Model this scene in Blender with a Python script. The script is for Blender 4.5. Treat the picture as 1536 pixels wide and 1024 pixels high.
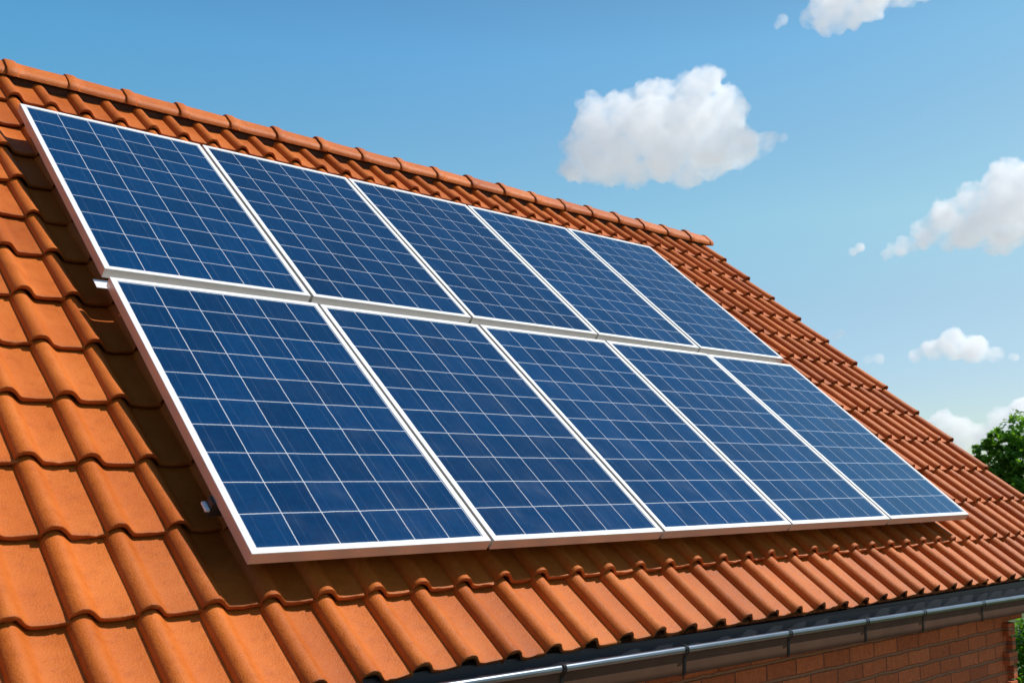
import bpy, bmesh, math, random
from mathutils import Vector, Matrix, noise

for o in list(bpy.data.objects):
    bpy.data.objects.remove(o)
sc = bpy.context.scene
COL = sc.collection
R = math.radians

# ------------------------------------------------------------------ camera
# world frame: X along the ridge, Y horizontally into the roof, Z up.
# origin: lower left corner of the lower left panel's top face.
cam = bpy.data.cameras.new("camera")
cam.sensor_width = 36.0
cam.lens = 36.0 * 1567.0 / 1536.0
cam.clip_start = 0.1
cam.clip_end = 40000
cam.dof.use_dof = True
cam.dof.focus_distance = 5.2
cam.dof.aperture_fstop = 4.8
camo = bpy.data.objects.new("camera", cam)
COL.objects.link(camo)
FWD = Vector((0.6700946, 0.7311822, 0.1278508)).normalized()
RIGHT = Vector((0.73723235, -0.6756393, 0.0)).normalized()
UPV = RIGHT.cross(FWD).normalized()
CAMP = Vector((-1.64923, -3.00465, 0.24018))
mw = Matrix((RIGHT, UPV, -FWD)).transposed().to_4x4()
mw.translation = CAMP
camo.matrix_world = mw
sc.camera = camo

# ------------------------------------------------------------------ light
SUN = Vector((0.64, -0.388, 0.979)).normalized()          # towards the sun
elev = math.asin(SUN.z)
world = bpy.data.worlds.new("World")
sc.world = world
world.use_nodes = True
wn = world.node_tree
wn.nodes.clear()
wo = wn.nodes.new("ShaderNodeOutputWorld")
bg = wn.nodes.new("ShaderNodeBackground")
sky = wn.nodes.new("ShaderNodeTexSky")
sky.sky_type = 'NISHITA'
sky.sun_disc = False
sky.sun_elevation = elev
sky.sun_rotation = math.atan2(SUN.x, SUN.y)
sky.altitude = 100
sky.air_density = 1.0
sky.dust_density = 0.3
sky.ozone_density = 1.6
bg.inputs[1].default_value = 0.11
# the blue of a clean summer sky: deeper away from the sun, paler towards the horizon
geo = wn.nodes.new("ShaderNodeTexCoord")
sep = wn.nodes.new("ShaderNodeSeparateXYZ")
wn.links.new(geo.outputs['Generated'], sep.inputs[0])
rmp = wn.nodes.new("ShaderNodeValToRGB")
stops = [(0.0, (.90, .93, 1.06)), (.079, (.99, .965, 1.09)), (.158, (1.12, 1.12, 1.11)), (.236, (1.26, 1.42, 1.26)),
         (.315, (1.12, 1.41, 1.39)), (.385, (.96, 1.47, 1.56)), (.6, (.46, .72, .98)), (1.0, (.30, .46, .68))]
while len(rmp.color_ramp.elements) < len(stops):
    rmp.color_ramp.elements.new(.5)
for e_, (p_, c_) in zip(rmp.color_ramp.elements, stops):
    e_.position = p_
    e_.color = (c_[0] / 2, c_[1] / 2, c_[2] / 2, 1)
wn.links.new(sep.outputs[2], rmp.inputs[0])
dt = wn.nodes.new("ShaderNodeVectorMath"); dt.operation = 'DOT_PRODUCT'
wn.links.new(geo.outputs['Generated'], dt.inputs[0])
dt.inputs[1].default_value = SUN
mr0 = wn.nodes.new("ShaderNodeMapRange")
mr0.inputs[1].default_value, mr0.inputs[2].default_value = -1.0, 1.0
wn.links.new(dt.outputs['Value'], mr0.inputs[0])
mr = wn.nodes.new("ShaderNodeValToRGB")
st_ = [(0.30, (1.1, .84, .88)), (0.50, (0.92, .86, .90)), (0.552, (0.68, 1, 1)), (0.68, (0.87, 1, .99)), (0.78, (1.0, 1, .91)), (0.86, (1.18, 1, .82))]
while len(mr.color_ramp.elements) < len(st_):
    mr.color_ramp.elements.new(.5)
for e_, (p_, c_) in zip(mr.color_ramp.elements, st_):
    e_.position = p_
    e_.color = (c_[0] / 1.2, c_[1] / 1.2, c_[2] / 1.2, 1)
wn.links.new(mr0.outputs[0], mr.inputs[0])
m1 = wn.nodes.new("ShaderNodeVectorMath"); m1.operation = 'MULTIPLY'
m2 = wn.nodes.new("ShaderNodeVectorMath"); m2.operation = 'MULTIPLY'
m3 = wn.nodes.new("ShaderNodeVectorMath"); m3.operation = 'SCALE'
wn.links.new(sky.outputs[0], m1.inputs[0]); wn.links.new(rmp.outputs[0], m1.inputs[1])
wn.links.new(m1.outputs[0], m2.inputs[0]); wn.links.new(mr.outputs[0], m2.inputs[1])
wn.links.new(m2.outputs[0], m3.inputs[0]); m3.inputs['Scale'].default_value = 2.4
wn.links.new(m3.outputs[0], bg.inputs[0])
wn.links.new(bg.outputs[0], wo.inputs[0])

sl = bpy.data.lights.new("sun", 'SUN')
sl.energy = 5.0
sl.angle = R(0.5)
sl.color = (1.0, 0.965, 0.89)
slo = bpy.data.objects.new("sun", sl)
COL.objects.link(slo)
slo.rotation_euler = (-SUN).to_track_quat('-Z', 'Y').to_euler()
slo.location = SUN * 60

sc.view_settings.view_transform = 'Standard'
sc.view_settings.look = 'None'
sc.view_settings.gamma = 1.0
sc.view_settings.use_curve_mapping = False
sc.view_settings.exposure = 0.0
sc.cycles.max_bounces = 48
sc.cycles.diffuse_bounces = 5
sc.cycles.volume_bounces = 40
sc.cycles.use_denoising = True
sc.cycles.sample_clamp_indirect = 6.0

# ------------------------------------------------------------------ helpers
def nodes_of(name):
    m = bpy.data.materials.new(name)
    m.use_nodes = True
    nt = m.node_tree
    return m, nt, nt.nodes["Principled BSDF"]

def N(nt, typ, **kw):
    n = nt.nodes.new(typ)
    for k, v in kw.items():
        if k.startswith('i_'):
            key = k[2:]
            key = int(key) if key.isdigit() else key.replace('_', ' ')
            n.inputs[key].default_value = v
        else:
            setattr(n, k, v)
    return n

def L(nt, a, b):
    nt.links.new(a, b)

def math_n(nt, op, a, b=None, c=None, clamp=False):
    n = nt.nodes.new("ShaderNodeMath")
    n.operation = op
    n.use_clamp = clamp
    for i, v in enumerate((a, b, c)):
        if v is None:
            continue
        if isinstance(v, (int, float)):
            n.inputs[i].default_value = v
        else:
            nt.links.new(v, n.inputs[i])
    return n.outputs[0]

def mixc(nt, fac, a, b, blend='MIX'):
    n = nt.nodes.new("ShaderNodeMix")
    n.data_type = 'RGBA'
    n.blend_type = blend
    for sock, v in ((n.inputs[0], fac), (n.inputs[6], a), (n.inputs[7], b)):
        if isinstance(v, (int, float)):
            sock.default_value = v
        elif isinstance(v, tuple):
            sock.default_value = (*v, 1.0) if len(v) == 3 else v
        else:
            nt.links.new(v, sock)
    return n.outputs[2]

def ramp(nt, fac, stops):
    n = nt.nodes.new("ShaderNodeValToRGB")
    el = n.color_ramp.elements
    while len(el) < len(stops):
        el.new(0.5)
    for e, (p, c) in zip(el, stops):
        e.position = p
        e.color = (*c, 1.0) if len(c) == 3 else c
    nt.links.new(fac, n.inputs[0])
    return n.outputs[0]

def noise_n(nt, vec, scale, detail=4.0, rough=0.55, dist=0.0):
    n = nt.nodes.new("ShaderNodeTexNoise")
    n.inputs['Scale'].default_value = scale
    n.inputs['Detail'].default_value = detail
    n.inputs['Roughness'].default_value = rough
    n.inputs['Distortion'].default_value = dist
    nt.links.new(vec, n.inputs['Vector'])
    return n.outputs['Fac']

def bump(nt, bsdf, height, strength, dist):
    b = nt.nodes.new("ShaderNodeBump")
    b.inputs['Strength'].default_value = strength
    b.inputs['Distance'].default_value = dist
    nt.links.new(height, b.inputs['Height'])
    nt.links.new(b.outputs[0], bsdf.inputs['Normal'])

def simple(name, col, rough=0.5, metal=0.0, var=0.12, scale=12.0, bmp=0.0):
    m, nt, b = nodes_of(name)
    tc = N(nt, "ShaderNodeTexCoord")
    f = noise_n(nt, tc.outputs['Object'], scale, 5)
    dark = tuple(c * (1 - var) for c in col)
    lite = tuple(min(1, c * (1 + var)) for c in col)
    c = ramp(nt, f, [(0.3, dark), (0.7, lite)])
    L(nt, c, b.inputs['Base Color'])
    b.inputs['Roughness'].default_value = rough
    b.inputs['Metallic'].default_value = metal
    if bmp:
        bump(nt, b, f, 0.4, bmp)
    return m

def link_mesh(name, me, mat, parent=None):
    o = bpy.data.objects.new(name, me)
    COL.objects.link(o)
    if mat is not None:
        for m in (mat if isinstance(mat, (list, tuple)) else [mat]):
            me.materials.append(m)
    if parent is not None:
        o.parent = parent
    return o

def from_bm(name, bm, mat, parent=None, smooth=None):
    me = bpy.data.meshes.new(name)
    bm.normal_update()
    bm.to_mesh(me)
    bm.free()
    if smooth is not None:
        me.polygons.foreach_set("use_smooth", [True] * len(me.polygons))
        if smooth < 180:
            me.set_sharp_from_angle(angle=R(smooth))
    return link_mesh(name, me, mat, parent)

def from_data(name, verts, faces, mat, parent=None, smooth=None, matidx=None):
    me = bpy.data.meshes.new(name)
    me.from_pydata(verts, [], faces)
    if smooth is not None:
        me.polygons.foreach_set("use_smooth", [True] * len(me.polygons))
        if smooth < 180:
            me.set_sharp_from_angle(angle=R(smooth))
    if matidx is not None:
        me.polygons.foreach_set("material_index", matidx)
    return link_mesh(name, me, mat, parent)

def empty(name, loc=(0, 0, 0)):
    o = bpy.data.objects.new(name, None)
    o.empty_display_size = 0.2
    o.location = loc
    COL.objects.link(o)
    return o

def tag(o, label=None, cat=None, group=None, kind=None):
    if label: o["label"] = label
    if cat: o["category"] = cat
    if group: o["group"] = group
    if kind: o["kind"] = kind
    return o

def add_box(bm, x0, x1, y0, y1, z0, z1, bev=0.0, mat=0):
    vs = [bm.verts.new(p) for p in ((x0, y0, z0), (x1, y0, z0), (x1, y1, z0), (x0, y1, z0),
                                    (x0, y0, z1), (x1, y0, z1), (x1, y1, z1), (x0, y1, z1))]
    fs = [bm.faces.new([vs[i] for i in f]) for f in
          ((3, 2, 1, 0), (4, 5, 6, 7), (0, 1, 5, 4), (1, 2, 6, 5), (2, 3, 7, 6), (3, 0, 4, 7))]
    for f in fs:
        f.material_index = mat
    if bev > 0:
        es = list({e for f in fs for e in f.edges})
        bmesh.ops.bevel(bm, geom=es, offset=bev, segments=2, affect='EDGES', profile=0.6)

def add_tube(bm, pts, rads, seg=10, cap=True):
    rings = []
    prev = None
    for i, p in enumerate(pts):
        p = Vector(p)
        a = Vector(pts[max(i - 1, 0)])
        b = Vector(pts[min(i + 1, len(pts) - 1)])
        d = (b - a).normalized()
        if prev is None:
            ref = Vector((0, 0, 1)) if abs(d.z) < 0.9 else Vector((1, 0, 0))
            prev = d.cross(ref).normalized()
        s = (prev - d * prev.dot(d)).normalized()
        prev = s
        t = d.cross(s)
        r = rads[i] if isinstance(rads, (list, tuple)) else rads
        rings.append([bm.verts.new(p + (s * math.cos(k * 2 * math.pi / seg) + t * math.sin(k * 2 * math.pi / seg)) * r)
                      for k in range(seg)])
    for a, b in zip(rings, rings[1:]):
        for k in range(seg):
            bm.faces.new((a[k], a[(k + 1) % seg], b[(k + 1) % seg], b[k]))
    if cap:
        bm.faces.new(list(reversed(rings[0])))
        bm.faces.new(rings[-1])

A = R(39.9)
CA, SA = math.cos(A), math.sin(A)
def P(u, s, n):                                   # roof frame (along, up the slope, out of it) -> world
    return (u, s * CA - n * SA, s * SA + n * CA)
ROOFM = Matrix(((1, 0, 0), (0, CA, -SA), (0, SA, CA))).to_4x4()   # local x=u, y=s, z=n

# ------------------------------------------------------------------ materials
def mat_tile(name="terracotta", edge=True):
    m, nt, b = nodes_of(name)
    tc = N(nt, "ShaderNodeTexCoord")
    at = N(nt, "ShaderNodeAttribute", attribute_name="tone")
    ob = tc.outputs['Object']
    n1 = noise_n(nt, ob, 3.2, 6, 0.6)
    n2 = noise_n(nt, ob, 26, 6, 0.65)
    n3 = noise_n(nt, ob, 170, 4, 0.6)
    c = ramp(nt, n1, [(0.30, (0.455, 0.099, 0.0105)), (0.52, (0.515, 0.123, 0.0150)), (0.74, (0.570, 0.152, 0.024))])
    c2 = ramp(nt, n2, [(0.28, (0.66, 0.58, 0.52)), (0.48, (1, 1, 1)), (0.8, (1.10, 1.12, 1.16))])
    c = mixc(nt, 0.42, c, c2, 'MULTIPLY')
    c3 = ramp(nt, n3, [(0.26, (0.62, 0.55, 0.5)), (0.42, (1, 1, 1))])
    c = mixc(nt, 0.6, c, c3, 'MULTIPLY')
    # kiln and weather tone of each tile, and dirt with painted shade at its cut lip
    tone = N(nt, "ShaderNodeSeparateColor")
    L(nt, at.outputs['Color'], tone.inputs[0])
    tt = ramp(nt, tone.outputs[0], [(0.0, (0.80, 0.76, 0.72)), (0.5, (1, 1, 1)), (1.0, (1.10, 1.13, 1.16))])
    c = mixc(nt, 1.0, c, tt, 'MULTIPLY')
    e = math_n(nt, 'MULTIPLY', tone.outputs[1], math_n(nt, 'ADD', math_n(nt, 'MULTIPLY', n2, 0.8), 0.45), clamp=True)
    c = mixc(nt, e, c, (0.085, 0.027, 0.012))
    # old scuffs
    n4 = noise_n(nt, ob, 9, 8, 0.72, 0.8)
    sc4 = ramp(nt, n4, [(0.60, (0, 0, 0)), (0.74, (1, 1, 1))])
    c = mixc(nt, math_n(nt, 'MULTIPLY', sc4, 0.14), c, (0.26, 0.070, 0.022))
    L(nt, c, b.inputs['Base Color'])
    L(nt, ramp(nt, n2, [(0.3, (0.46,) * 3), (0.7, (0.60,) * 3)]), b.inputs['Roughness'])
    b.inputs['Specular IOR Level'].default_value = 0.26
    h = math_n(nt, 'ADD', math_n(nt, 'MULTIPLY', n2, 0.6), math_n(nt, 'MULTIPLY', n3, 0.6))
    bump(nt, b, h, 0.8, 0.005)
    return m

def mat_cells():
    m, nt, b = nodes_of("solar_cells")
    tc = N(nt, "ShaderNodeTexCoord")
    oi = N(nt, "ShaderNodeObjectInfo")
    sx = N(nt, "ShaderNodeSeparateXYZ")
    L(nt, tc.outputs['Object'], sx.inputs[0])
    wob = noise_n(nt, tc.outputs['Object'], 7.0, 2)
    wobx = math_n(nt, 'MULTIPLY', math_n(nt, 'SUBTRACT', wob, 0.5), 0.006)
    X = math_n(nt, 'ADD', sx.outputs[0], wobx)
    Y = math_n(nt, 'ADD', sx.outputs[1], wobx)
    X0, Y0 = 0.027, 0.027
    CX, CY = (0.998 - 0.054) / 6, (1.652 - 0.054) / 10
    cx = math_n(nt, 'DIVIDE', math_n(nt, 'SUBTRACT', X, X0), CX)
    cy = math_n(nt, 'DIVIDE', math_n(nt, 'SUBTRACT', Y, Y0), CY)
    fx = math_n(nt, 'FRACT', cx)
    fy = math_n(nt, 'FRACT', cy)
    def line(f, w):
        d = math_n(nt, 'ABSOLUTE', math_n(nt, 'SUBTRACT', f, 0.5))
        return math_n(nt, 'GREATER_THAN', d, 0.5 - w)
    grid = math_n(nt, 'MAXIMUM', line(fx, 0.0014 / CX), line(fy, 0.0014 / CY))
    # two busbars a cell
    bx = math_n(nt, 'FRACT', math_n(nt, 'ADD', math_n(nt, 'MULTIPLY', fx, 2.0), 0.0))
    bus = math_n(nt, 'LESS_THAN', math_n(nt, 'ABSOLUTE', math_n(nt, 'SUBTRACT', bx, 0.5)), 0.011)
    # broken by grime so they come and go
    mp = N(nt, "ShaderNodeMapping")
    mp.inputs['Scale'].default_value = (34, 3.0, 1)
    L(nt, tc.outputs['Object'], mp.inputs[0])
    st = noise_n(nt, mp.outputs[0], 1.0, 5, 0.6, 0.4)
    busf = math_n(nt, 'MULTIPLY', bus, ramp(nt, st, [(0.42, (0.05,) * 3), (0.7, (0.22,) * 3)]))
    # cell to cell tone
    ci = N(nt, "ShaderNodeCombineXYZ")
    L(nt, math_n(nt, 'FLOOR', cx), ci.inputs[0])
    L(nt, math_n(nt, 'FLOOR', cy), ci.inputs[1])
    L(nt, math_n(nt, 'MULTIPLY', oi.outputs['Random'], 50.0), ci.inputs[2])
    wnz = N(nt, "ShaderNodeTexWhiteNoise", noise_dimensions='3D')
    L(nt, ci.outputs[0], wnz.inputs['Vector'])
    base = ramp(nt, wnz.outputs['Value'], [(0.0, (0.0001, 0.023, 0.080)), (1.0, (0.0002, 0.032, 0.110))])
    vo = N(nt, "ShaderNodeTexVoronoi", i_Scale=55.0)
    L(nt, tc.outputs['Object'], vo.inputs['Vector'])
    cv = N(nt, "ShaderNodeSeparateColor")
    L(nt, vo.outputs['Color'], cv.inputs[0])
    base = mixc(nt, 0.32, base, ramp(nt, cv.outputs[0], [(0, (0.6, 0.7, 0.75)), (1, (1.45, 1.3, 1.2))]), 'MULTIPLY')
    strk = ramp(nt, st, [(0.5, (0, 0, 0)), (0.85, (1, 1, 1))])
    base = mixc(nt, math_n(nt, 'MULTIPLY', strk, 0.05), base, (0.06, 0.14, 0.28))
    # slightly paler towards the upper and lower cell borders
    dx = math_n(nt, 'ABSOLUTE', math_n(nt, 'SUBTRACT', fy, 0.5))
    border = ramp(nt, dx, [(0.36, (0, 0, 0)), (0.5, (1, 1, 1))])
    base = mixc(nt, math_n(nt, 'MULTIPLY', border, 0.07), base, (0.08, 0.16, 0.30))
    col = mixc(nt, busf, base, (0.35, 0.42, 0.52))
    col = mixc(nt, grid, col, (0.66, 0.67, 0.72))
    pt = ramp(nt, oi.outputs['Random'], [(0.0, (0.84, 0.86, 0.88)), (1.0, (1.14, 1.12, 1.10))])
    col = mixc(nt, math_n(nt, 'SUBTRACT', 1.0, grid), col, mixc(nt, 1.0, col, pt, 'MULTIPLY'))
    L(nt, col, b.inputs['Base Color'])
    bump(nt, b, noise_n(nt, tc.outputs['Object'], 2.2, 3), 0.5, 0.004)
    rr = ramp(nt, noise_n(nt, tc.outputs['Object'], 5, 5), [(0.3, (0.07,) * 3), (0.7, (0.22,) * 3)])
    L(nt, rr, b.inputs['Roughness'])
    b.inputs['IOR'].default_value = 1.58
    b.inputs['Sheen Weight'].default_value = 0.17
    b.inputs['Sheen Roughness'].default_value = 0.4
    b.inputs['Sheen Tint'].default_value = (0.15, 0.58, 1.0, 1)
    return m

def mat_brick():
    m, nt, b = nodes_of("brickwork")
    tc = N(nt, "ShaderNodeTexCoord")
    sx = N(nt, "ShaderNodeSeparateXYZ")
    L(nt, tc.outputs['Object'], sx.inputs[0])
    cb = N(nt, "ShaderNodeCombineXYZ")
    L(nt, math_n(nt, 'ADD', sx.outputs[0], sx.outputs[1]), cb.inputs[0])
    L(nt, sx.outputs[2], cb.inputs[1])
    wv = N(nt, "ShaderNodeTexNoise", i_Scale=6.0)
    L(nt, tc.outputs['Object'], wv.inputs['Vector'])
    z = math_n(nt, 'ADD', sx.outputs[2], math_n(nt, 'MULTIPLY', math_n(nt, 'SUBTRACT', wv.outputs['Fac'], 0.5), 0.018))
    row = math_n(nt, 'DIVIDE', z, 0.088)
    rf = math_n(nt, 'FRACT', row)
    ri = math_n(nt, 'FLOOR', row)
    xx = math_n(nt, 'ADD', math_n(nt, 'DIVIDE', math_n(nt, 'ADD', sx.outputs[0], sx.outputs[1]), 0.245), math_n(nt, 'MULTIPLY', ri, 0.5))
    xf = math_n(nt, 'FRACT', xx)
    xi = math_n(nt, 'FLOOR', xx)
    def near(f, w, soft):
        d = math_n(nt, 'SUBTRACT', 0.5, math_n(nt, 'ABSOLUTE', math_n(nt, 'SUBTRACT', f, 0.5)))
        mr_ = N(nt, "ShaderNodeMapRange", interpolation_type='SMOOTHSTEP')
        L(nt, d, mr_.inputs[0])
        mr_.inputs[1].default_value, mr_.inputs[2].default_value = w, w + soft
        mr_.inputs[3].default_value, mr_.inputs[4].default_value = 1.0, 0.0
        return mr_.outputs[0]
    bed, head = near(rf, 0.065, 0.05), near(xf, 0.006, 0.016)
    mort = math_n(nt, 'MAXIMUM', bed, head)
    cid = N(nt, "ShaderNodeCombineXYZ")
    L(nt, xi, cid.inputs[0]); L(nt, ri, cid.inputs[1])
    wnz = N(nt, "ShaderNodeTexWhiteNoise", noise_dimensions='3D')
    L(nt, cid.outputs[0], wnz.inputs['Vector'])
    bc = ramp(nt, wnz.outputs['Value'], [(0.0, (0.36, 0.078, 0.018)), (0.6, (0.46, 0.108, 0.025)), (1.0, (0.52, 0.132, 0.034))])
    bc = mixc(nt, bed, bc, (0.30, 0.125, 0.055))
    bc = mixc(nt, math_n(nt, 'MULTIPLY', head, math_n(nt, 'SUBTRACT', 1.0, bed)), bc, (0.20, 0.065, 0.028))
    n = noise_n(nt, tc.outputs['Object'], 40, 6, 0.65)
    c = mixc(nt, 0.7, bc, ramp(nt, n, [(0.3, (0.6, 0.58, 0.55)), (0.65, (1.1, 1.1, 1.1))]), 'MULTIPLY')
    L(nt, c, b.inputs['Base Color'])
    b.inputs['Roughness'].default_value = 0.9
    h = math_n(nt, 'ADD', math_n(nt, 'MULTIPLY', mort, -1.0), math_n(nt, 'MULTIPLY', n, 0.35))
    bump(nt, b, h, 1.0, 0.018)
    return m

def mat_leaf(name, a, bcol):
    m, nt, b = nodes_of(name)
    at = N(nt, "ShaderNodeAttribute", attribute_name="tone")
    s = N(nt, "ShaderNodeSeparateColor")
    L(nt, at.outputs['Color'], s.inputs[0])
    c = ramp(nt, s.outputs[0], [(0.0, a), (1.0, bcol)])
    L(nt, c, b.inputs['Base Color'])
    b.inputs['Roughness'].default_value = 0.55
    tr = N(nt, "ShaderNodeBsdfTranslucent")
    L(nt, mixc(nt, 1.0, c, (1.3, 1.5, 0.6), 'MULTIPLY'), tr.inputs[0])
    mx = N(nt, "ShaderNodeMixShader", i_0=0.5)
    out = nt.nodes["Material Output"]
    L(nt, b.outputs[0], mx.inputs[1]); L(nt, tr.outputs[0], mx.inputs[2]); L(nt, mx.outputs[0], out.inputs[0])
    return m

M_TILE = mat_tile()
M_CELL = mat_cells()
M_BRICK = mat_brick()
M_FRAME = simple("white_frame", (0.82, 0.82, 0.82), 0.38, 0.0, 0.03, 9)
M_SIDE = simple("shaded_frame_side", (0.54, 0.50, 0.46), 0.42, 0.45, 0.04, 9)  # frame sides: their shade and warm tile bounce put into a duller colour
M_BACK = simple("backsheet", (0.035, 0.035, 0.04), 0.6)
M_RAIL = simple("dark_rail", (0.05, 0.045, 0.042), 0.5, 0.3)
M_CAP = simple("white_cap", (0.80, 0.80, 0.84), 0.45)
M_STEEL = simple("hook_steel", (0.30, 0.29, 0.28), 0.45, 0.8)
M_ZINC = simple("zinc_bead", (0.21, 0.235, 0.27), 0.30, 1.0, 0.12, 6)
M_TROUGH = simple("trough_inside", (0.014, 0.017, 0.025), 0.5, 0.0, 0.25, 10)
M_GFACE = simple("trough_face", (0.085, 0.040, 0.022), 0.8, 0.0, 0.15, 7)  # shaded metal's warm reflection put into the face colour
M_GFACE.node_tree.nodes["Principled BSDF"].inputs["Specular IOR Level"].default_value = 0.2
M_STRAP = simple("strap_iron", (0.028, 0.028, 0.030), 0.5, 0.3)
M_WOOD = simple("soffit_wood", (0.20, 0.12, 0.07), 0.7, 0.0, 0.25, 14)
M_MORT = simple("shaded_ridge_bedding", (0.06, 0.026, 0.016), 0.95, 0.0, 0.3, 30, 0.004)  # colour darkened to stand for the shadow under the ridge tiles
M_BARK = simple("bark", (0.10, 0.075, 0.055), 0.9, 0.0, 0.4, 18, 0.02)

# ------------------------------------------------------------------ ground
GZ = -3.25
def ground():
    m, nt, b = nodes_of("lawn")
    tc = N(nt, "ShaderNodeTexCoord")
    n1 = noise_n(nt, tc.outputs['Object'], 0.25, 6)
    n2 = noise_n(nt, tc.outputs['Object'], 9, 6, 0.7)
    c = ramp(nt, n1, [(0.3, (0.045, 0.085, 0.018)), (0.7, (0.085, 0.125, 0.032))])
    c = mixc(nt, 0.7, c, ramp(nt, n2, [(0.3, (0.55, 0.55, 0.5)), (0.7, (1.2, 1.2, 1.1))]), 'MULTIPLY')
    ln = N(nt, "ShaderNodeVectorMath", operation='LENGTH')
    L(nt, tc.outputs['Object'], ln.inputs[0])
    far = ramp(nt, math_n(nt, 'DIVIDE', math_n(nt, 'ADD', ln.outputs['Value'], math_n(nt, 'MULTIPLY', n1, 30)), 200), [(0.44, (0, 0, 0)), (0.5, (1, 1, 1))])
    c = mixc(nt, far, c, ramp(nt, n1, [(0.3, (0.44, 0.425, 0.39)), (0.7, (0.50, 0.485, 0.45))]))  # pale far field, added to bounce light up onto the cloud undersides
    L(nt, c, b.inputs['Base Color'])
    b.inputs['Roughness'].default_value = 0.95
    bump(nt, b, n2, 0.8, 0.05)
    s = 9000
    o = from_data("ground", [(-s, -s, GZ), (s, -s, GZ), (s, s, GZ), (-s, s, GZ)], [(0, 1, 2, 3)], m)
    tag(o, kind='structure')
ground()
def bounce_terrace():  # unseen paving, added for warm bounce onto wall and gutter
    m, nt, b = nodes_of("warm_bounce_paving")
    tc = N(nt, "ShaderNodeTexCoord")
    br = N(nt, "ShaderNodeTexBrick", i_Scale=1.0)
    br.inputs['Brick Width'].default_value = 0.6
    br.inputs['Row Height'].default_value = 0.4
    br.inputs['Mortar Size'].default_value = 0.01
    br.inputs['Color1'].default_value = (0.28, 0.18, 0.12, 1)
    br.inputs['Color2'].default_value = (0.23, 0.145, 0.095, 1)
    br.inputs['Mortar'].default_value = (0.2, 0.15, 0.11, 1)
    L(nt, tc.outputs['Object'], br.inputs['Vector'])
    n = noise_n(nt, tc.outputs['Object'], 5, 6)
    L(nt, mixc(nt, 0.5, br.outputs['Color'], ramp(nt, n, [(0.3, (.7, .7, .7)), (.7, (1.1, 1.1, 1.1))]), 'MULTIPLY'), b.inputs['Base Color'])
    b.inputs['Roughness'].default_value = 0.85
    bm = bmesh.new()
    add_box(bm, -4.5, 7.2, -6.0, -0.05, GZ - 0.2, GZ + 0.06)
    tag(from_bm("bounce_terrace", bm, m), kind='structure')
bounce_terrace()

# ------------------------------------------------------------------ house
house = empty("brick_house", (1.0, 3.367, GZ))
tag(house, "brick house under an orange pantile roof that carries the solar panels", "house")
bpy.context.view_layer.update()
HINV = Matrix.Translation(-Vector(house.location))
def to_house(o):
    """the mesh was written in world coordinates: keep it there under the house"""
    o.parent = house
    o.matrix_parent_inverse = HINV
    return o

RIDGE_Y, RIDGE_Z = 3.367, 2.568
PITCH, U0, K0, K1 = 0.2007, 0.11, -16, 33
COURSE, S0, NC = 0.355, -0.413, 13
NPAN = -0.192
def prof(x, r=1):
    """tile section: steep left foot, round rib, soft right flank, slightly dished pan"""
    if x < -0.038:
        return -0.001
    if x < 0:
        return 0.036 * math.sqrt(max(0.0, 1 - (x / 0.038) ** 2))
    h = 0.0
    if x < 0.060:
        h = 0.036 * math.cos(math.pi * x / 0.120) ** 1.6
    q = (x - 0.030) / (PITCH - 0.068)
    if 0 < q < 1:
        h -= (0.010 if r == 0 else 0.0045) * math.sin(math.pi * q)
    return h
XS = [-0.0385, -0.0378, -0.0355, -0.031, -0.024, -0.015, -0.004, 0.007, 0.017, 0.026, 0.035, 0.044, 0.053, 0.062,
      0.082, 0.105, 0.128, 0.148, 0.162, 0.170]
XR = [-0.0385, -0.0378, -0.0355, -0.031, -0.024, -0.015, -0.004, 0.007, 0.018, 0.029, 0.038, 0.044, 0.046]
TS = [0.0, 0.004, 0.014, 0.04, 0.12, 0.24, 0.355, 0.41]
STEP = 0.029

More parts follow.
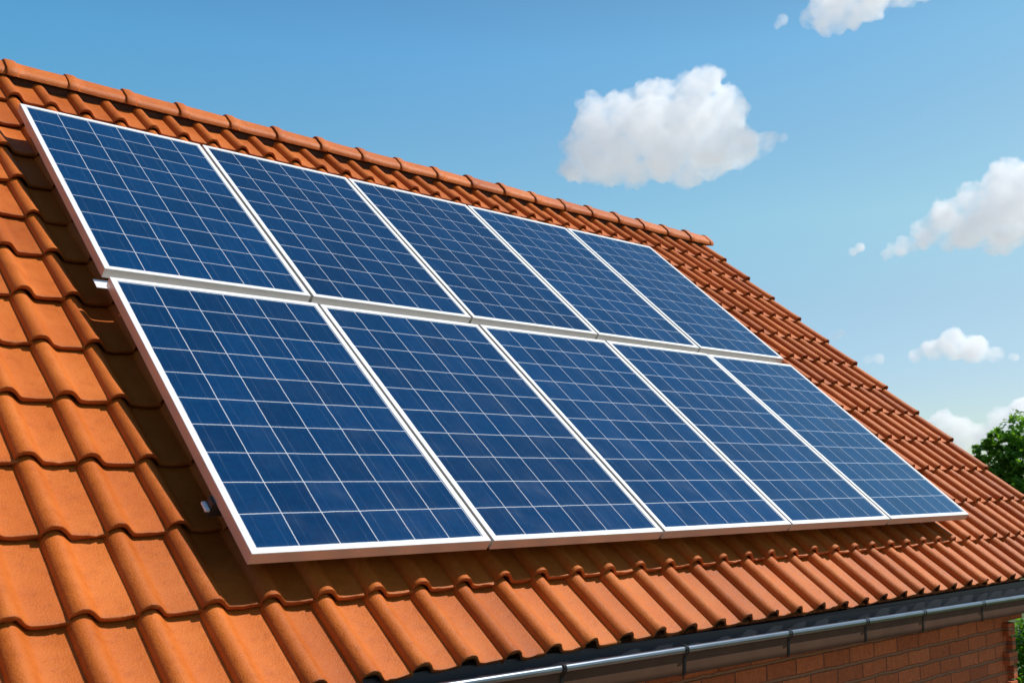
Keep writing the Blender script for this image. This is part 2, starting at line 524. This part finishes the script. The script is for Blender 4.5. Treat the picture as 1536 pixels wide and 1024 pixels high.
def tile_field(seed, rough):
    rnd = random.Random(seed)
    V, F, T = [], [], []
    for r in range(NC):
        for k in range(K0, K1 + 1):
            last = (k == K1)
            xs = XR if last else XS
            ju = rnd.gauss(0, 0.0022) * rough
            js = rnd.gauss(0, 0.0030) * rough
            jn = rnd.gauss(0, 0.0014) * rough
            yaw = rnd.gauss(0, 0.006) * rough
            tilt = rnd.gauss(0, 0.010) * rough
            tone = min(1, max(0, rnd.gauss(0.5, 0.24)))
            uc, sb = U0 + k * PITCH, S0 + r * COURSE
            nx = len(xs)
            b0 = len(V)
            rows = []
            def put(x, t, dn, ds, edge):
                h = prof(x, r) if not (last and x > 0) else 0.036 * math.sqrt(max(0, 1 - (x / 0.0465) ** 2))
                lip = math.exp(-t / 0.022)
                rib = max(0.0, h) / 0.036
                h2 = h + rib * 0.004 * lip
                px = x + 0.004 * rib * lip * (1 if x > 0 else -1) * 0.6
                n = NPAN + h2 + STEP * (1 - t / COURSE) + dn + jn + tilt * x * (1.0 - 0.3 * t / COURSE)
                u = uc + px + ju + yaw * (t - 0.2)
                s = sb + t + js - yaw * x + ds
                q = Vector((u * 9, s * 9, n * 9 + seed))
                w = noise.noise(q * 1.0) * 0.0016 + noise.noise(q * 3.3) * 0.0007
                n += w * rough
                if t < 0.02:
                    s += (noise.noise(q * 2.1 + Vector((7, 0, 0))) * 0.0045 + noise.noise(q * 6.0) * 0.0026 - (0.006 if noise.noise(q * 3.7 + Vector((3, 3, 0))) > 0.52 else 0)) * rough
                    n += noise.noise(q * 5.1 + Vector((0, 9, 0))) * 0.0012 * rough
                V.append((u, s, n))
                T.append((tone, edge))
            # underside of the lip, lip face, then the upper skin
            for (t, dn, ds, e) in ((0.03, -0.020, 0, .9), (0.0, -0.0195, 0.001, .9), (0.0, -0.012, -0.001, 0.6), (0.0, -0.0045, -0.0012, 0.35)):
                for x in xs:
                    put(x, t, dn, ds, e)
            for i, t in enumerate(TS):
                for x in xs:
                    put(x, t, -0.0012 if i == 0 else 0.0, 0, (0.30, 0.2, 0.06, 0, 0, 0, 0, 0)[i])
            nr = 4 + len(TS)
            for i in range(nr - 1):
                for j in range(nx - 1):
                    a = b0 + i * nx + j
                    F.append((a, a + 1, a + nx + 1, a + nx))
            # closing skirt on the rib's left foot (and the right one at the verge)
            for side in ((0,) if not last else (0, nx - 1)):
                base = len(V)
                for i in range(3, nr):
                    x, y, z = V[b0 + i * nx + side]
                    V.append((x, y, z - (0.06 if side else 0.022))); T.append((tone, 0.5))
                for i in range(3, nr - 1):
                    a, b_ = b0 + i * nx + side, b0 + (i + 1) * nx + side
                    c, d = base + i - 3, base + i - 2
                    F.append((a, b_, d, c) if side == 0 else (b_, a, c, d))
    return V, F, T

def tile_object(name, seed, rough):
    V, F, T = tile_field(seed, rough)
    me = bpy.data.meshes.new(name)
    me.from_pydata(V, [], F)
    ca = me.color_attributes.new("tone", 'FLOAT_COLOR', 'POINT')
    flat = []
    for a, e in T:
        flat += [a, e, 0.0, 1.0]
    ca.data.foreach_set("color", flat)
    me.polygons.foreach_set("use_smooth", [True] * len(F))
    me.set_sharp_from_angle(angle=R(50))
    return link_mesh(name, me, M_TILE)

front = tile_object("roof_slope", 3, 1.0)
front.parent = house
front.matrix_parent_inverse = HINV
front.matrix_basis = ROOFM
# the rear slope is the same field turned about the ridge
back = bpy.data.objects.new("roof_slope", front.data)
COL.objects.link(back)
back.parent = house
back.matrix_parent_inverse = HINV
XC = (U0 + K0 * PITCH + U0 + K1 * PITCH) / 2
back.matrix_basis = (Matrix.Translation((XC, RIDGE_Y + 0.002, 0)) @ Matrix.Rotation(math.pi, 4, 'Z')
                     @ Matrix.Translation((-XC, -RIDGE_Y, 0)) @ ROOFM)

XL, XR_END = U0 + K0 * PITCH - 0.02, U0 + K1 * PITCH + 0.03
# roof boarding under the tiles (dark underlay on boards)
def boarding():
    bm = bmesh.new()
    for sgn in (1, -1):
        lo0, lo1 = P(0, S0 + 0.05, -0.245), P(0, S0 + 0.05, -0.222)
        top_y = RIDGE_Y
        # run up to the ridge plane
        s_top0 = (top_y - 0.245 * SA * 1.0) / CA
        hi0 = P(0, (top_y - 0.245 * SA) / CA, -0.245)
        hi1 = P(0, (top_y - 0.222 * SA) / CA, -0.222)
        q = [lo0, lo1, hi1, hi0]
        ring = []
        for X in (XL + 0.03, XR_END - 0.03):
            row = []
            for (_, y, z) in q:
                yy = y if sgn == 1 else 2 * RIDGE_Y + 0.004 - y
                row.append(bm.verts.new((X, yy, z)))
            ring.append(row)
        a, b = ring
        n = 4
        for i in range(n):
            f = (a[i], a[(i + 1) % n], b[(i + 1) % n], b[i])
            bm.faces.new(f)
        bm.faces.new(a); bm.faces.new(list(reversed(b)))
    bmesh.ops.recalc_face_normals(bm, faces=bm.faces)
    return to_house(from_bm("roof_boarding", bm, M_WOOD))
boarding()

# ridge: mortar bedding in a shadow-dark colour and the overlapping ridge tiles, each a part of its own
def ridge():
    bm = bmesh.new()
    add_tube(bm, [(XL + 0.05, RIDGE_Y, RIDGE_Z - 0.015), (XR_END - 0.0, RIDGE_Y, RIDGE_Z - 0.02)], 0.072, 16)
    to_house(from_bm("shaded_ridge_bedding", bm, M_MORT, None, 60))
    rnd = random.Random(5)
    step = 0.3545
    k_first = -9
    k = k_first
    proto_len = step + 0.05
    while True:
        x0 = 0.117 + k * step
        if x0 > 6.62:
            break
        end = (x0 + step > 6.70)
        ln = (6.86 - x0) if end else proto_len
        V, F, T = [], [], []
        tone = min(1, max(0, rnd.gauss(0.58, 0.24)))
        # (distance along, radius) : collar at the left end lies over the neighbour
        path = [(0.022, 0.090), (0.0, 0.092), (-0.001, 0.103), (0.004, 0.1055), (0.050, 0.1055), (0.060, 0.102), (0.066, 0.0955), (0.11, 0.0935),
                (0.2, 0.092), (0.3, 0.0908), (ln - 0.008, 0.0900), (ln, 0.088), (ln, 0.078), (ln - 0.03, 0.077)]
        if end:
            path = path[:-4] + [(ln - 0.05, 0.092), (ln - 0.045, 0.100), (ln - 0.004, 0.100), (ln, 0.098), (ln, 0.02), (ln, 0.001)]
        na = 26
        tl = rnd.gauss(0, 0.004); dz = rnd.gauss(0, 0.0018); dy = rnd.gauss(0, 0.0018)
        a0, a1 = R(-10), R(190)
        for (d, r) in path:
            for j in range(na):
                a = a0 + (a1 - a0) * j / (na - 1)
                # slightly angular section: flattened cheeks
                rr = r * (1.0 + 0.085 * math.cos(4 * (a - math.pi / 2)))
                x = x0 + d
                y = RIDGE_Y + dy - rr * math.cos(a) * 1.04
                z = RIDGE_Z + dz + rr * math.sin(a) * 0.98 + tl * (d - 0.17)
                q = Vector((x * 8, y * 8, z * 8))
                w = noise.noise(q) * 0.0026 + noise.noise(q * 3.1) * 0.0014
                V.append((x + (noise.noise(q * 4) * 0.0016), y, z + w))
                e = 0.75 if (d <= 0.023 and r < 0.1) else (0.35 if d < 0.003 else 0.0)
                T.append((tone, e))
        for i in range(len(path) - 1):
            for j in range(na - 1):
                a = i * na + j
                F.append((a, a + 1, a + na + 1, a + na))
        me = bpy.data.meshes.new("ridge_tile")
        me.from_pydata(V, [], F)
        ca = me.color_attributes.new("tone", 'FLOAT_COLOR', 'POINT')
        flat = []
        for t_, e in T:
            flat += [t_, e, 0.0, 1.0]
        ca.data.foreach_set("color", flat)
        bm = bmesh.new(); bm.from_mesh(me)
        bmesh.ops.recalc_face_normals(bm, faces=bm.faces)
        bm.to_mesh(me); bm.free()
        me.polygons.foreach_set("use_smooth", [True] * len(me.polygons))
        me.set_sharp_from_angle(angle=R(45))
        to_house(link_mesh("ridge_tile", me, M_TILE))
        k += 1
        if end:
            break
ridge()

# walls
WY, WX0, WX1 = -0.13, -2.85, 5.24
WYB = 2 * RIDGE_Y - WY
def walls():
    bm = bmesh.new()
    zt = -0.415
    add_box(bm, WX0, WX1, WY, WY + 0.3, GZ, zt)
    add_box(bm, WX0, WX1, WYB - 0.3, WYB, GZ, zt)
    for xa, xb in ((WX0, WX0 + 0.3), (WX1 - 0.3, WX1)):
        # gable ends between the long walls, up to the underside of the boards
        pts = [(WY + 0.3, GZ), (WYB - 0.3, GZ), (WYB - 0.3, -0.12), (RIDGE_Y, 2.45), (WY + 0.3, -0.12)]
        a = [bm.verts.new((xa, y, z)) for y, z in pts]
        b = [bm.verts.new((xb, y, z)) for y, z in pts]
        bm.faces.new(a); bm.faces.new(list(reversed(b)))
        for i in range(5):
            bm.faces.new((a[i], b[i], b[(i + 1) % 5], a[(i + 1) % 5]))
    # corbelled head course that runs on past the corner under the eaves
    add_box(bm, WX1 - 0.0, WX1 + 0.22, WY + 0.004, WY + 0.28, -0.665, zt - 0.003)
    bmesh.ops.recalc_face_normals(bm, faces=bm.faces)
    to_house(from_bm("wall", bm, M_BRICK))
    # toothed corner bricks standing proud of the wall
    bm = bmesh.new()
    rq = random.Random(4)
    for i in range(28):
        z0 = -0.752 - 0.088 * i
        if z0 < GZ: break
        w = (0.10, 0.055)[i % 2] + rq.uniform(-0.012, 0.012)
        add_box(bm, WX1 - w, WX1 + 0.004 + rq.uniform(0, .008), WY - 0.034 - rq.uniform(0, .010), WY + 0.2, z0 + 0.006, z0 + 0.083, 0.006)
    to_house(from_bm("corner_brick", bm, M_BRICK))
    # soffit behind the gutter
    bm = bmesh.new()
    add_box(bm, XL + 0.05, XR_END - 0.04, -0.175, WY - 0.003, -0.50, -0.425)
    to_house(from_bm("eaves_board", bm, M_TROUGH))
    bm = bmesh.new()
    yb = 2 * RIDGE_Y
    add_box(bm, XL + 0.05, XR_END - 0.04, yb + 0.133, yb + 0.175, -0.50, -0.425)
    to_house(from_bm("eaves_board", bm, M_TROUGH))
    # purlins carrying the verge overhang
    for (y, z) in ((1.55, 0.98), (2 * RIDGE_Y - 1.55, 0.98), (RIDGE_Y, 2.28)):
        bm = bmesh.new()
        add_box(bm, WX1, XR_END - 0.06, y - 0.06, y + 0.06, z - 0.12, z)
        to_house(from_bm("purlin", bm, M_WOOD))
walls()

# gutter: runs along the eaves with a slight fall to the right
def gutter():
    GX0, GX1 = XL - 0.03, XR_END + 0.04
    def fall(x): return -0.434 - 0.0135 * (x - 1.045)
    g = empty("gutter", (GX0, -0.315, fall(GX0)))
    g.parent = house
    g.matrix_parent_inverse = HINV
    bpy.context.view_layer.update()
    GI = Matrix.Translation(-Vector((GX0, -0.315, fall(GX0))))
    def under(o):
        o.parent = g
        o.matrix_parent_inverse = GI
        return o
    # outer section from the bead down, round the bottom and up the back: (y, z) below the bead centre
    outer = [(-0.315, -0.008), (-0.3152, -0.040), (-0.3150, -0.070), (-0.3135, -0.088), (-0.308, -0.096), (-0.270, -0.099),
             (-0.235, -0.099), (-0.205, -0.092), (-0.190, -0.075), (-0.184, -0.05), (-0.183, 0.03)]
    inner = [(y + (0.003 if y < -0.25 else -0.003), z + (0.003 if z < -0.06 else 0.0)) for y, z in outer]
    V, F, MI = [], [], []
    ns = 24
    m = len(outer)
    for i in range(ns + 1):
        x = GX0 + (GX1 - GX0) * i / ns
        for (y, z) in outer + inner:
            V.append((x, y, fall(x) + z))
    w = 2 * m
    for i in range(ns):
        for j in range(m - 1):
            a = i * w + j
            F.append((a, a + 1, a + w + 1, a + w)); MI.append(0)
            a = i * w + m + j
            F.append((a, a + w, a + w + 1, a + 1)); MI.append(1)
        a = i * w + m - 1; b = i * w + w - 1
        F.append((a, b, b + w, a + w)); MI.append(1)
    for i in (0, ns):
        for j in range(m - 1):
            a, b = i * w + j, i * w + m + j
            F.append((a, a + 1, b + 1, b)); MI.append(0)
    # end plates
    for i in (0, ns):
        F.append(tuple(i * w + j for j in range(m))); MI.append(0)
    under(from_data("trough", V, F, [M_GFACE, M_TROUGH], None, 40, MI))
    bm = bmesh.new()
    pts = [(GX0 - 0.002 + (GX1 - GX0 + 0.004) * i / 40, -0.318, fall(GX0 + (GX1 - GX0) * i / 40) + 0.002) for i in range(41)]
    add_tube(bm, pts, 0.0148, 16)
    under(from_bm("bead", bm, M_ZINC, None, 60))
    # iron straps over the bead and down the face
    sec = [(-0.262, 0.006), (-0.288, 0.0185), (-0.306, 0.0225), (-0.324, 0.0220), (-0.3355, 0.014), (-0.3390, 0.001), (-0.333, -0.013), (-0.3210, -0.022),
           (-0.3195, -0.05), (-0.3190, -0.072), (-0.3170, -0.091), (-0.310, -0.1005), (-0.270, -0.1035)]
    xs = [1.052 + 0.0]
    for x in (-2.6, -1.9, -1.2, -0.45, 0.32, 1.052, 1.743, 2.48, 3.15, 3.74, 4.45, 5.15, 5.85, 6.55):
        bm = bmesh.new()
        wd = 0.007
        a = [bm.verts.new((x - wd, y, fall(x) + z)) for y, z in sec]
        b = [bm.verts.new((x + wd, y, fall(x) + z)) for y, z in sec]
        for i in range(len(sec) - 1):
            bm.faces.new((a[i], a[i + 1], b[i + 1], b[i]))
        bmesh.ops.solidify(bm, geom=list(bm.faces), thickness=0.0025)
        under(from_bm("gutter_bracket", bm, M_STRAP, None, 40))
gutter()

# ------------------------------------------------------------------ solar panels
PW, PH, PT, FW = 0.998, 1.652, 0.045, 0.024
def make_panel():
    root = empty("solar_panel")
    # frame: four mitred hollow bars
    bm = bmesh.new()
    sec = [(0.0, -PT), (0.0, -0.0015), (0.0015, 0.0), (FW - 0.0015, 0.0), (FW, -0.0012), (FW, -0.006), (0.012, -0.008), (0.012, -PT + 0.002), (0.030, -PT + 0.002), (0.030, -PT)]
    def loop(d, z):
        return [bm.verts.new(p) for p in ((d, d, z), (PW - d, d, z), (PW - d, PH - d, z), (d, PH - d, z))]
    rings = [loop(d, z) for d, z in sec]
    for i in range(len(rings)):
        a, b = rings[i], rings[(i + 1) % len(rings)]
        for k in range(4):
            f = bm.faces.new((a[k], a[(k + 1) % 4], b[(k + 1) % 4], b[k]))
            f.material_index = 0 if 1 <= i <= 5 else 1
    bmesh.ops.recalc_face_normals(bm, faces=bm.faces)
    from_bm("frame", bm, [M_FRAME, M_SIDE], root)
    # glass laminate with the cells behind it
    bm = bmesh.new()
    add_box(bm, FW - 0.004, PW - FW + 0.004, FW - 0.004, PH - FW + 0.004, -0.0085, -0.0030, 0, 0)
    for f in bm.faces:
        if f.normal.z < -0.5:
            f.material_index = 1
    bm.normal_update()
    for f in bm.faces:
        f.material_index = 0 if f.normal.z > 0.5 else 1
    from_bm("glass", bm, [M_CELL, M_BACK], root)
    # junction box below
    bm = bmesh.new()
    add_box(bm, PW / 2 - 0.06, PW / 2 + 0.06, PH - 0.28, PH - 0.17, -0.030, -0.0087, 0.003)
    from_bm("junction_box", bm, M_RAIL, root)
    return root

def copy_tree(o, parent=None):
    c = o.copy()
    COL.objects.link(c)
    if parent is not None:
        c.parent = parent
    for ch in list(o.children):
        copy_tree(ch, c)
    return c

LAB = [["blue solar panel at the bottom left corner of the array, nearest the camera",
        "second solar panel from the left in the bottom row",
        "middle solar panel of the bottom row",
        "fourth solar panel from the left in the bottom row",
        "solar panel at the bottom right corner of the array, beside bare tiles"],
       ["solar panel at the top left corner of the array, left end below the ridge",
        "second solar panel from the left in the top row",
        "middle solar panel of the top row",
        "fourth solar panel from the left in the top row",
        "solar panel at the top right corner of the array, near the end of the ridge"]]
panel0 = make_panel()
US = [0.0, 0.995, 2.028, 3.046, 4.068]
rp = random.Random(11)
for row, s in enumerate((0.0, 1.722)):
    for i in range(5):
        o = panel0 if (row == 0 and i == 0) else copy_tree(panel0)
        u = i * 1.0145
        wob = Matrix.Rotation(rp.gauss(0, 0.0010), 4, 'Y') @ Matrix.Rotation(rp.gauss(0, 0.0010), 4, 'X')
        o.matrix_basis = ROOFM @ Matrix.Translation((u, s, 0)) @ wob
        tag(o, LAB[row][i], "solar panel", "solar panels on the roof in two rows of five")

# added pale reflector in the slot between the rows, bouncing sun onto frames
def bounce_strip():
    bm = bmesh.new()
    add_box(bm, -0.034, 4 * 1.0145 + PW + 0.01, 1.655, 1.7195, -0.0605, -0.0575, 0.0008)
    o = from_bm("bounce_strip", bm, M_FRAME, None, 30)
    o.matrix_basis = ROOFM
    tag(o, "long pale strip added in the slot between the panel rows to bounce sunlight", "metal strip")
bounce_strip()

# mounting rails under the panels
UE = 4 * 1.0145 + PW
def rail(s, label, out=True):
    root = empty("mounting_rail")
    root.matrix_basis = ROOFM @ Matrix.Translation((0, s, -0.0755))
    bm = bmesh.new()
    XA = -0.012 if out else 0.06
    add_box(bm, XA, UE + 0.01, -0.02, 0.02, -0.0275, 0.0295, 0.003)
    from_bm("rail_bar", bm, M_RAIL, root, 30)
    for x0, x1 in ((XA - 0.016, XA - 0.0005), (UE + 0.0105, UE + 0.02)):
        bm = bmesh.new()
        add_box(bm, x0, x1, -0.022, 0.022, -0.006, 0.003, 0.001)
        from_bm("end_cap", bm, M_CAP, root, 30)
    for k in range(6):
        x = 0.30 + k * 0.90
        bm = bmesh.new()
        add_box(bm, x - 0.016, x + 0.016, -0.028, -0.0205, -0.105, 0.018, 0.001)
        add_box(bm, x - 0.016, x + 0.016, -0.0205, 0.12, -0.105, -0.098, 0.001)
        from_bm("roof_hook", bm, M_STEEL, root, 30)
    tag(root, label, "mounting rail", "rails carrying the solar panels")
rail(0.31, "dark mounting rail with white end cap, under the lower part of bottom panel row")
rail(1.575, "dark mounting rail under the top edge of the bottom panel row", False)
rail(2.05, "dark mounting rail under the lower part of the top panel row", False)
rail(3.05, "dark mounting rail under the upper part of the top panel row", False)

# ------------------------------------------------------------------ trees
def leaves(name, blobs, count, size, seed, mat, parent, inner=0.35):
    """leaf clumps scattered through the crown's volume; each leaf a bent pair of small faces"""
    rnd = random.Random(seed)
    V, F, T = [], [], []
    vol = [b[3] ** 2.2 for b in blobs]
    tot = sum(vol)
    for (bx, by, bz, br), vv in zip(blobs, vol):
        n_cl = max(14, int(count * vv / tot / 26))
        for c in range(n_cl):
            while True:
                d = Vector((rnd.uniform(-1, 1), rnd.uniform(-1, 1), rnd.uniform(-1, 1)))
                if inner < d.length < 1.0:
                    break
            d *= 1 + rnd.uniform(-0.1, 0.22)
            cc = Vector((bx, by, bz)) + Vector((d.x * br, d.y * br, d.z * br * 0.9))
            cr = br * rnd.uniform(0.12, 0.26)
            ct = rnd.uniform(0.15, 0.85)
            for l in range(26):
                p = cc + Vector((rnd.gauss(0, 1), rnd.gauss(0, 1), rnd.gauss(0, 0.8))) * cr * 0.62
                ax = Vector((rnd.gauss(0, 1), rnd.gauss(0, 1), rnd.gauss(-0.2, 0.7))).normalized()
                sd = ax.cross(Vector((rnd.gauss(0, 0.5), rnd.gauss(0, 0.5), 1))).normalized()
                up = sd.cross(ax)
                s = size * rnd.uniform(0.6, 1.25)
                i = len(V)
                V += [tuple(p - ax * s), tuple(p + sd * s * 0.5 + up * s * 0.15), tuple(p + ax * s), tuple(p - sd * s * 0.5 + up * s * 0.15)]
                F += [(i, i + 1, i + 2), (i, i + 2, i + 3)]
                t = min(1, max(0, ct + rnd.gauss(0, 0.16)))
                T += [t] * 4
    me = bpy.data.meshes.new(name)
    me.from_pydata(V, [], F)
    ca = me.color_attributes.new("tone", 'FLOAT_COLOR', 'POINT')
    flat = []
    for t in T:
        flat += [t, t, t, 1.0]
    ca.data.foreach_set("color", flat)
    return link_mesh(name, me, mat, parent)

def tree(name, loc, blobs, count, size, seed, mat, trunk_r, label, cat):
    root = empty(name, loc)
    bm = bmesh.new()
    rnd = random.Random(seed + 1)
    top = max(b[2] for b in blobs)
    pts = [(0, 0, -0.05)]
    for i in range(1, 7):
        pts.append((rnd.gauss(0, 0.05) * i * 0.3, rnd.gauss(0, 0.05) * i * 0.3, top * i / 6.5))
    add_tube(bm, pts, [trunk_r * (1.25 - i * 0.17) for i in range(7)], 10)
    for b in blobs:
        k = min(5, max(1, int(6.5 * (b[2] * 0.55) / top)))
        st = Vector(pts[k]); en = Vector(b[:3])
        mid = (st + en) / 2 + Vector((0, 0, 0.15))
        add_tube(bm, [st, mid, en], [trunk_r * 0.45, trunk_r * 0.3, trunk_r * 0.1], 7)
    from_bm("trunk", bm, M_BARK, root, 60)
    leaves("crown", blobs, count, size, seed, mat, root)
    tag(root, label, cat)
    return root
M_LEAF = mat_leaf("leaf_green", (0.075, 0.19, 0.018), (0.24, 0.42, 0.045))
M_LEAF2 = mat_leaf("shrub_green", (0.040, 0.12, 0.010), (0.14, 0.28, 0.025))
# local axes are the world's: RIGHT of the picture is (0.737, -0.676)
def pr(r, d, z): return (r * 0.737 + d * 0.676, -r * 0.676 + d * 0.737, z)
bl = []
for r, d, z, rad in ((0.0, 0.0, 4.2, .75), (0.75, 0.3, 4.45, .7), (-0.25, -0.2, 3.5, .85), (0.9, -0.4, 3.4, 1.0), (-1.02, 0.0, 4.28, .24), (-1.2, 0.1, 3.98, .34), (-0.75, 0.0, 3.95, .40), (-1.1, 0.2, 3.5, .5), (-0.7, 0.0, 3.3, .5),
                     (-0.6, 0.5, 2.6, .9), (0.4, 0.6, 2.7, 1.0), (0.2, -0.7, 2.4, .9), (1.5, 0.2, 3.7, .8), (1.6, 0.2, 2.6, .9), (0.35, 0.0, 4.75, .4), (-0.9, -0.2, 2.1, .7)):
    bl.append((*pr(r, d, z), rad))
tree("leafy_tree", (23.2, 6.5, GZ), bl, 27000, 0.085, 21, M_LEAF, 0.16,
     "bushy green tree standing beyond the right end of the roof", "tree")
bl = []
for r, d, z, rad in ((0, 0, 1.0, .7), (-0.7, 0.1, 0.75, .6), (0.7, 0.1, 0.85, .65), (1.4, 0.0, 0.7, .6), (0.3, 0.6, 0.8, .6), (-1.3, 0.3, 0.55, .5)):
    bl.append((*pr(r, d, z), rad))
tree("garden_shrub", (13.6, 2.6, GZ), bl, 16000, 0.05, 31, M_LEAF2, 0.05,
     "green garden shrub on the lawn beyond the brick corner, below the gutter", "shrub")

# ------------------------------------------------------------------ clouds
def mat_cloud(name, dens, k):
    m, nt, b = nodes_of(name)
    nt.nodes.remove(b)
    pv = N(nt, "ShaderNodeVolumePrincipled")
    pv.inputs['Color'].default_value = (0.9995, 0.9998, 1.0, 1)
    pv.inputs['Anisotropy'].default_value = 0.0
    tc = N(nt, "ShaderNodeTexCoord")
    f = noise_n(nt, tc.outputs['Object'], 0.045 / k, 7, 0.62)
    mr_ = N(nt, "ShaderNodeMapRange")
    L(nt, f, mr_.inputs[0])
    mr_.inputs[1].default_value, mr_.inputs[2].default_value = 0.36, 0.62
    mr_.inputs[3].default_value, mr_.inputs[4].default_value = dens * 0.06, dens * 1.7
    L(nt, mr_.outputs[0], pv.inputs['Density'])
    L(nt, pv.outputs[0], nt.nodes["Material Output"].inputs['Volume'])
    return m

CL_D = 1000.0
def cloud(cx, cy, blobs, dens, seed, label, dist=CL_D, flat=0.75):
    """billows of a cumulus hull, far off; cx, cy: bearing right of and height above the roof view's axis, in thousandths;
    blobs: (right, up, radius) in metres per thousand of distance"""
    rnd = random.Random(seed)
    k = dist / 1000.0
    d = (FWD + RIGHT * (cx / 1000) + UPV * (cy / 1000))
    centre = CAMP + d * dist
    f2 = Vector((d.x, d.y, 0)).normalized()
    r2 = Vector((f2.y, -f2.x, 0))
    bm = bmesh.new()
    for (x, y, r) in blobs:
        for q in range(3 if r > 12 else 1):
            dep = 0 if q == 0 else rnd.uniform(-1, 1) * r * 0.9
            rr = r * (1 if q == 0 else rnd.uniform(0.55, 0.85))
            o = r2 * (x * k + (0 if q == 0 else rnd.uniform(-.25, .25) * r * k)) + f2 * dep * k + Vector((0, 0, y * k + (0 if q == 0 else rnd.uniform(-.25, .15) * r * k)))
            bmesh.ops.create_icosphere(bm, subdivisions=3, radius=rr * k, matrix=Matrix.Translation(o))
    me = bpy.data.meshes.new("hull")
    bm.to_mesh(me); bm.free()
    ob = bpy.data.objects.new("hull", me)
    COL.objects.link(ob)
    md = ob.modifiers.new("r", 'REMESH')
    md.mode = 'VOXEL'
    md.voxel_size = max(1.0, min(b[2] for b in blobs) * 0.15) * k
    dg = bpy.context.evaluated_depsgraph_get()
    dg.update()
    me2 = bpy.data.meshes.new_from_object(ob.evaluated_get(dg))
    bpy.data.objects.remove(ob)
    me2.name = "cloud"
    me2.materials.clear()
    me2.update()
    nrm = [v.normal.copy() for v in me2.vertices]
    off = Vector((seed * 13.1, seed * 7.7, 0))
    for v, n in zip(me2.vertices, nrm):
        p = v.co / k
        a = noise.fractal(p * 0.045 + off, 0.9, 2.0, 5)
        b2 = abs(noise.noise(p * 0.075 + off)) * 1.6 - .5
        c2 = abs(noise.noise(p * 0.19 + off)) - .25 + noise.fractal(p * 0.30 + off, 0.8, 2.0, 3) * 0.7
        v.co += n * (a * 4.0 + b2 * 5.0 + c2 * 3.4) * k * min(1.0, max(bl_[2] for bl_ in blobs) / 30)
    ob = bpy.data.objects.new("hull", me2)
    COL.objects.link(ob)
    md = ob.modifiers.new("r", 'REMESH')
    md.mode = 'VOXEL'
    md.voxel_size = max(1.1, min(b[2] for b in blobs) * 0.15) * k
    dg = bpy.context.evaluated_depsgraph_get()
    dg.update()
    me3 = bpy.data.meshes.new_from_object(ob.evaluated_get(dg))
    bpy.data.objects.remove(ob)
    me2 = me3
    me2.name = "cloud"
    me2.materials.clear()
    me2.polygons.foreach_set("use_smooth", [True] * len(me2.polygons))
    o = link_mesh("cloud", me2, mat_cloud("cloud_vapour", dens / k, k))
    o.location = centre
    tag(o, label, "cloud", "white clouds in the blue sky")
    return o
cloud(148.1, 199.1, [(-47.9, -9.6, 30.6), (-28.7, 12.8, 25.5), (-76.6, 6.4, 19.1), (-31.9, -35.1, 19.1), (-89.3, -28.7, 15.3), (19.1, -41.5, 14.0), (-68.3, 26.8, 16.6), (-44.7, 22.3, 21.7), (-9.6, 31.9, 23.0), (31.9, 42.8, 21.7), (54.2, 22.3, 24.3), (-84.2, -14.0, 19.1), (-63.8, -23.0, 24.3), (-52.3, -37.0, 15.3), (-9.6, 6.4, 35.1), (19.1, 9.6, 35.1), (0.0, -22.3, 26.8), (38.3, -17.9, 29.4), (67.0, -16.0, 21.7), (92.5, -12.1, 10.8), (107.2, -8.9, 5.1)], 0.045, 1,
      'largest white cumulus cloud, alone in the sky above the middle of the ridge')
cloud(435.2, 116.1, [(37.0, 34.5, 23.0), (7.7, 19.1, 17.9), (-17.9, 6.4, 17.9), (-37.0, -9.6, 15.3), (-58.7, -21.1, 10.8), (-71.5, -25.5, 5.7), (0.0, -9.6, 21.7), (31.9, -3.2, 29.4), (60.6, 19.1, 35.1), (73.4, -9.6, 25.5), (-19.1, -23.0, 8.9), (19.1, -25.5, 9.6)], 0.055, 2,
      'white cloud cut off by the right edge, halfway between the top corner and the tree')
cloud(333.1, 323.5, [(-26.8, -3.2, 23.0), (-33.8, -19.8, 10.2), (-47.9, -8.3, 8.9), (6.4, 8.3, 24.3), (38.3, 7.0, 16.6), (57.4, 1.9, 8.9), (-9.6, -9.6, 14.0)], 0.042, 3,
      'white cloud cut off by the top edge of the photo')
cloud(428.8, -8.3, [(-6.4, 6.4, 15.3), (-24.3, 1.9, 10.8), (-40.8, -3.2, 7.7), (12.8, 0.6, 14.0), (30.6, -5.7, 8.3), (45.9, -8.3, 3.8)], 0.075, 4,
      'small white cloud floating above the lower right roof edge, left of the frame edge')
cloud(454.4, -81.7, [(-38.3, 5.1, 12.8), (-51.1, -1.3, 10.2), (-24.3, -1.3, 14.0), (-6.4, -7.7, 12.8), (12.8, 6.4, 14.0), (33.2, 11.5, 16.0), (52.3, 11.5, 17.9), (-25.5, -12.8, 12.8), (12.8, -12.8, 15.3), (38.3, -12.8, 17.9)], 0.060, 5,
      'low white cloud bank behind the top of the leafy tree')
cloud(329.9, 88.1, [(-3.2, -1.9, 4.5), (3.2, 1.9, 5.1)], 0.10, 6,
      'tiny white puff just left of the cloud at the right edge')
cloud(310.8, 6.4, [(-3.2, -1.3, 5.1), (3.2, 1.3, 5.1)], 0.030, 7,
      'faint tiny puff just above the right roof edge')
cloud(256.5, 305.7, [(-2.6, -3.2, 4.5), (2.6, 1.9, 6.4)], 0.040, 8,
      'faint tiny puff beside the cloud at the top edge')
cloud(345.9, -16.6, [(-5.1, -0.6, 5.1), (5.1, 0.6, 5.7)], 0.040, 9,
      'faint little puff between the roof edge and the small low cloud')
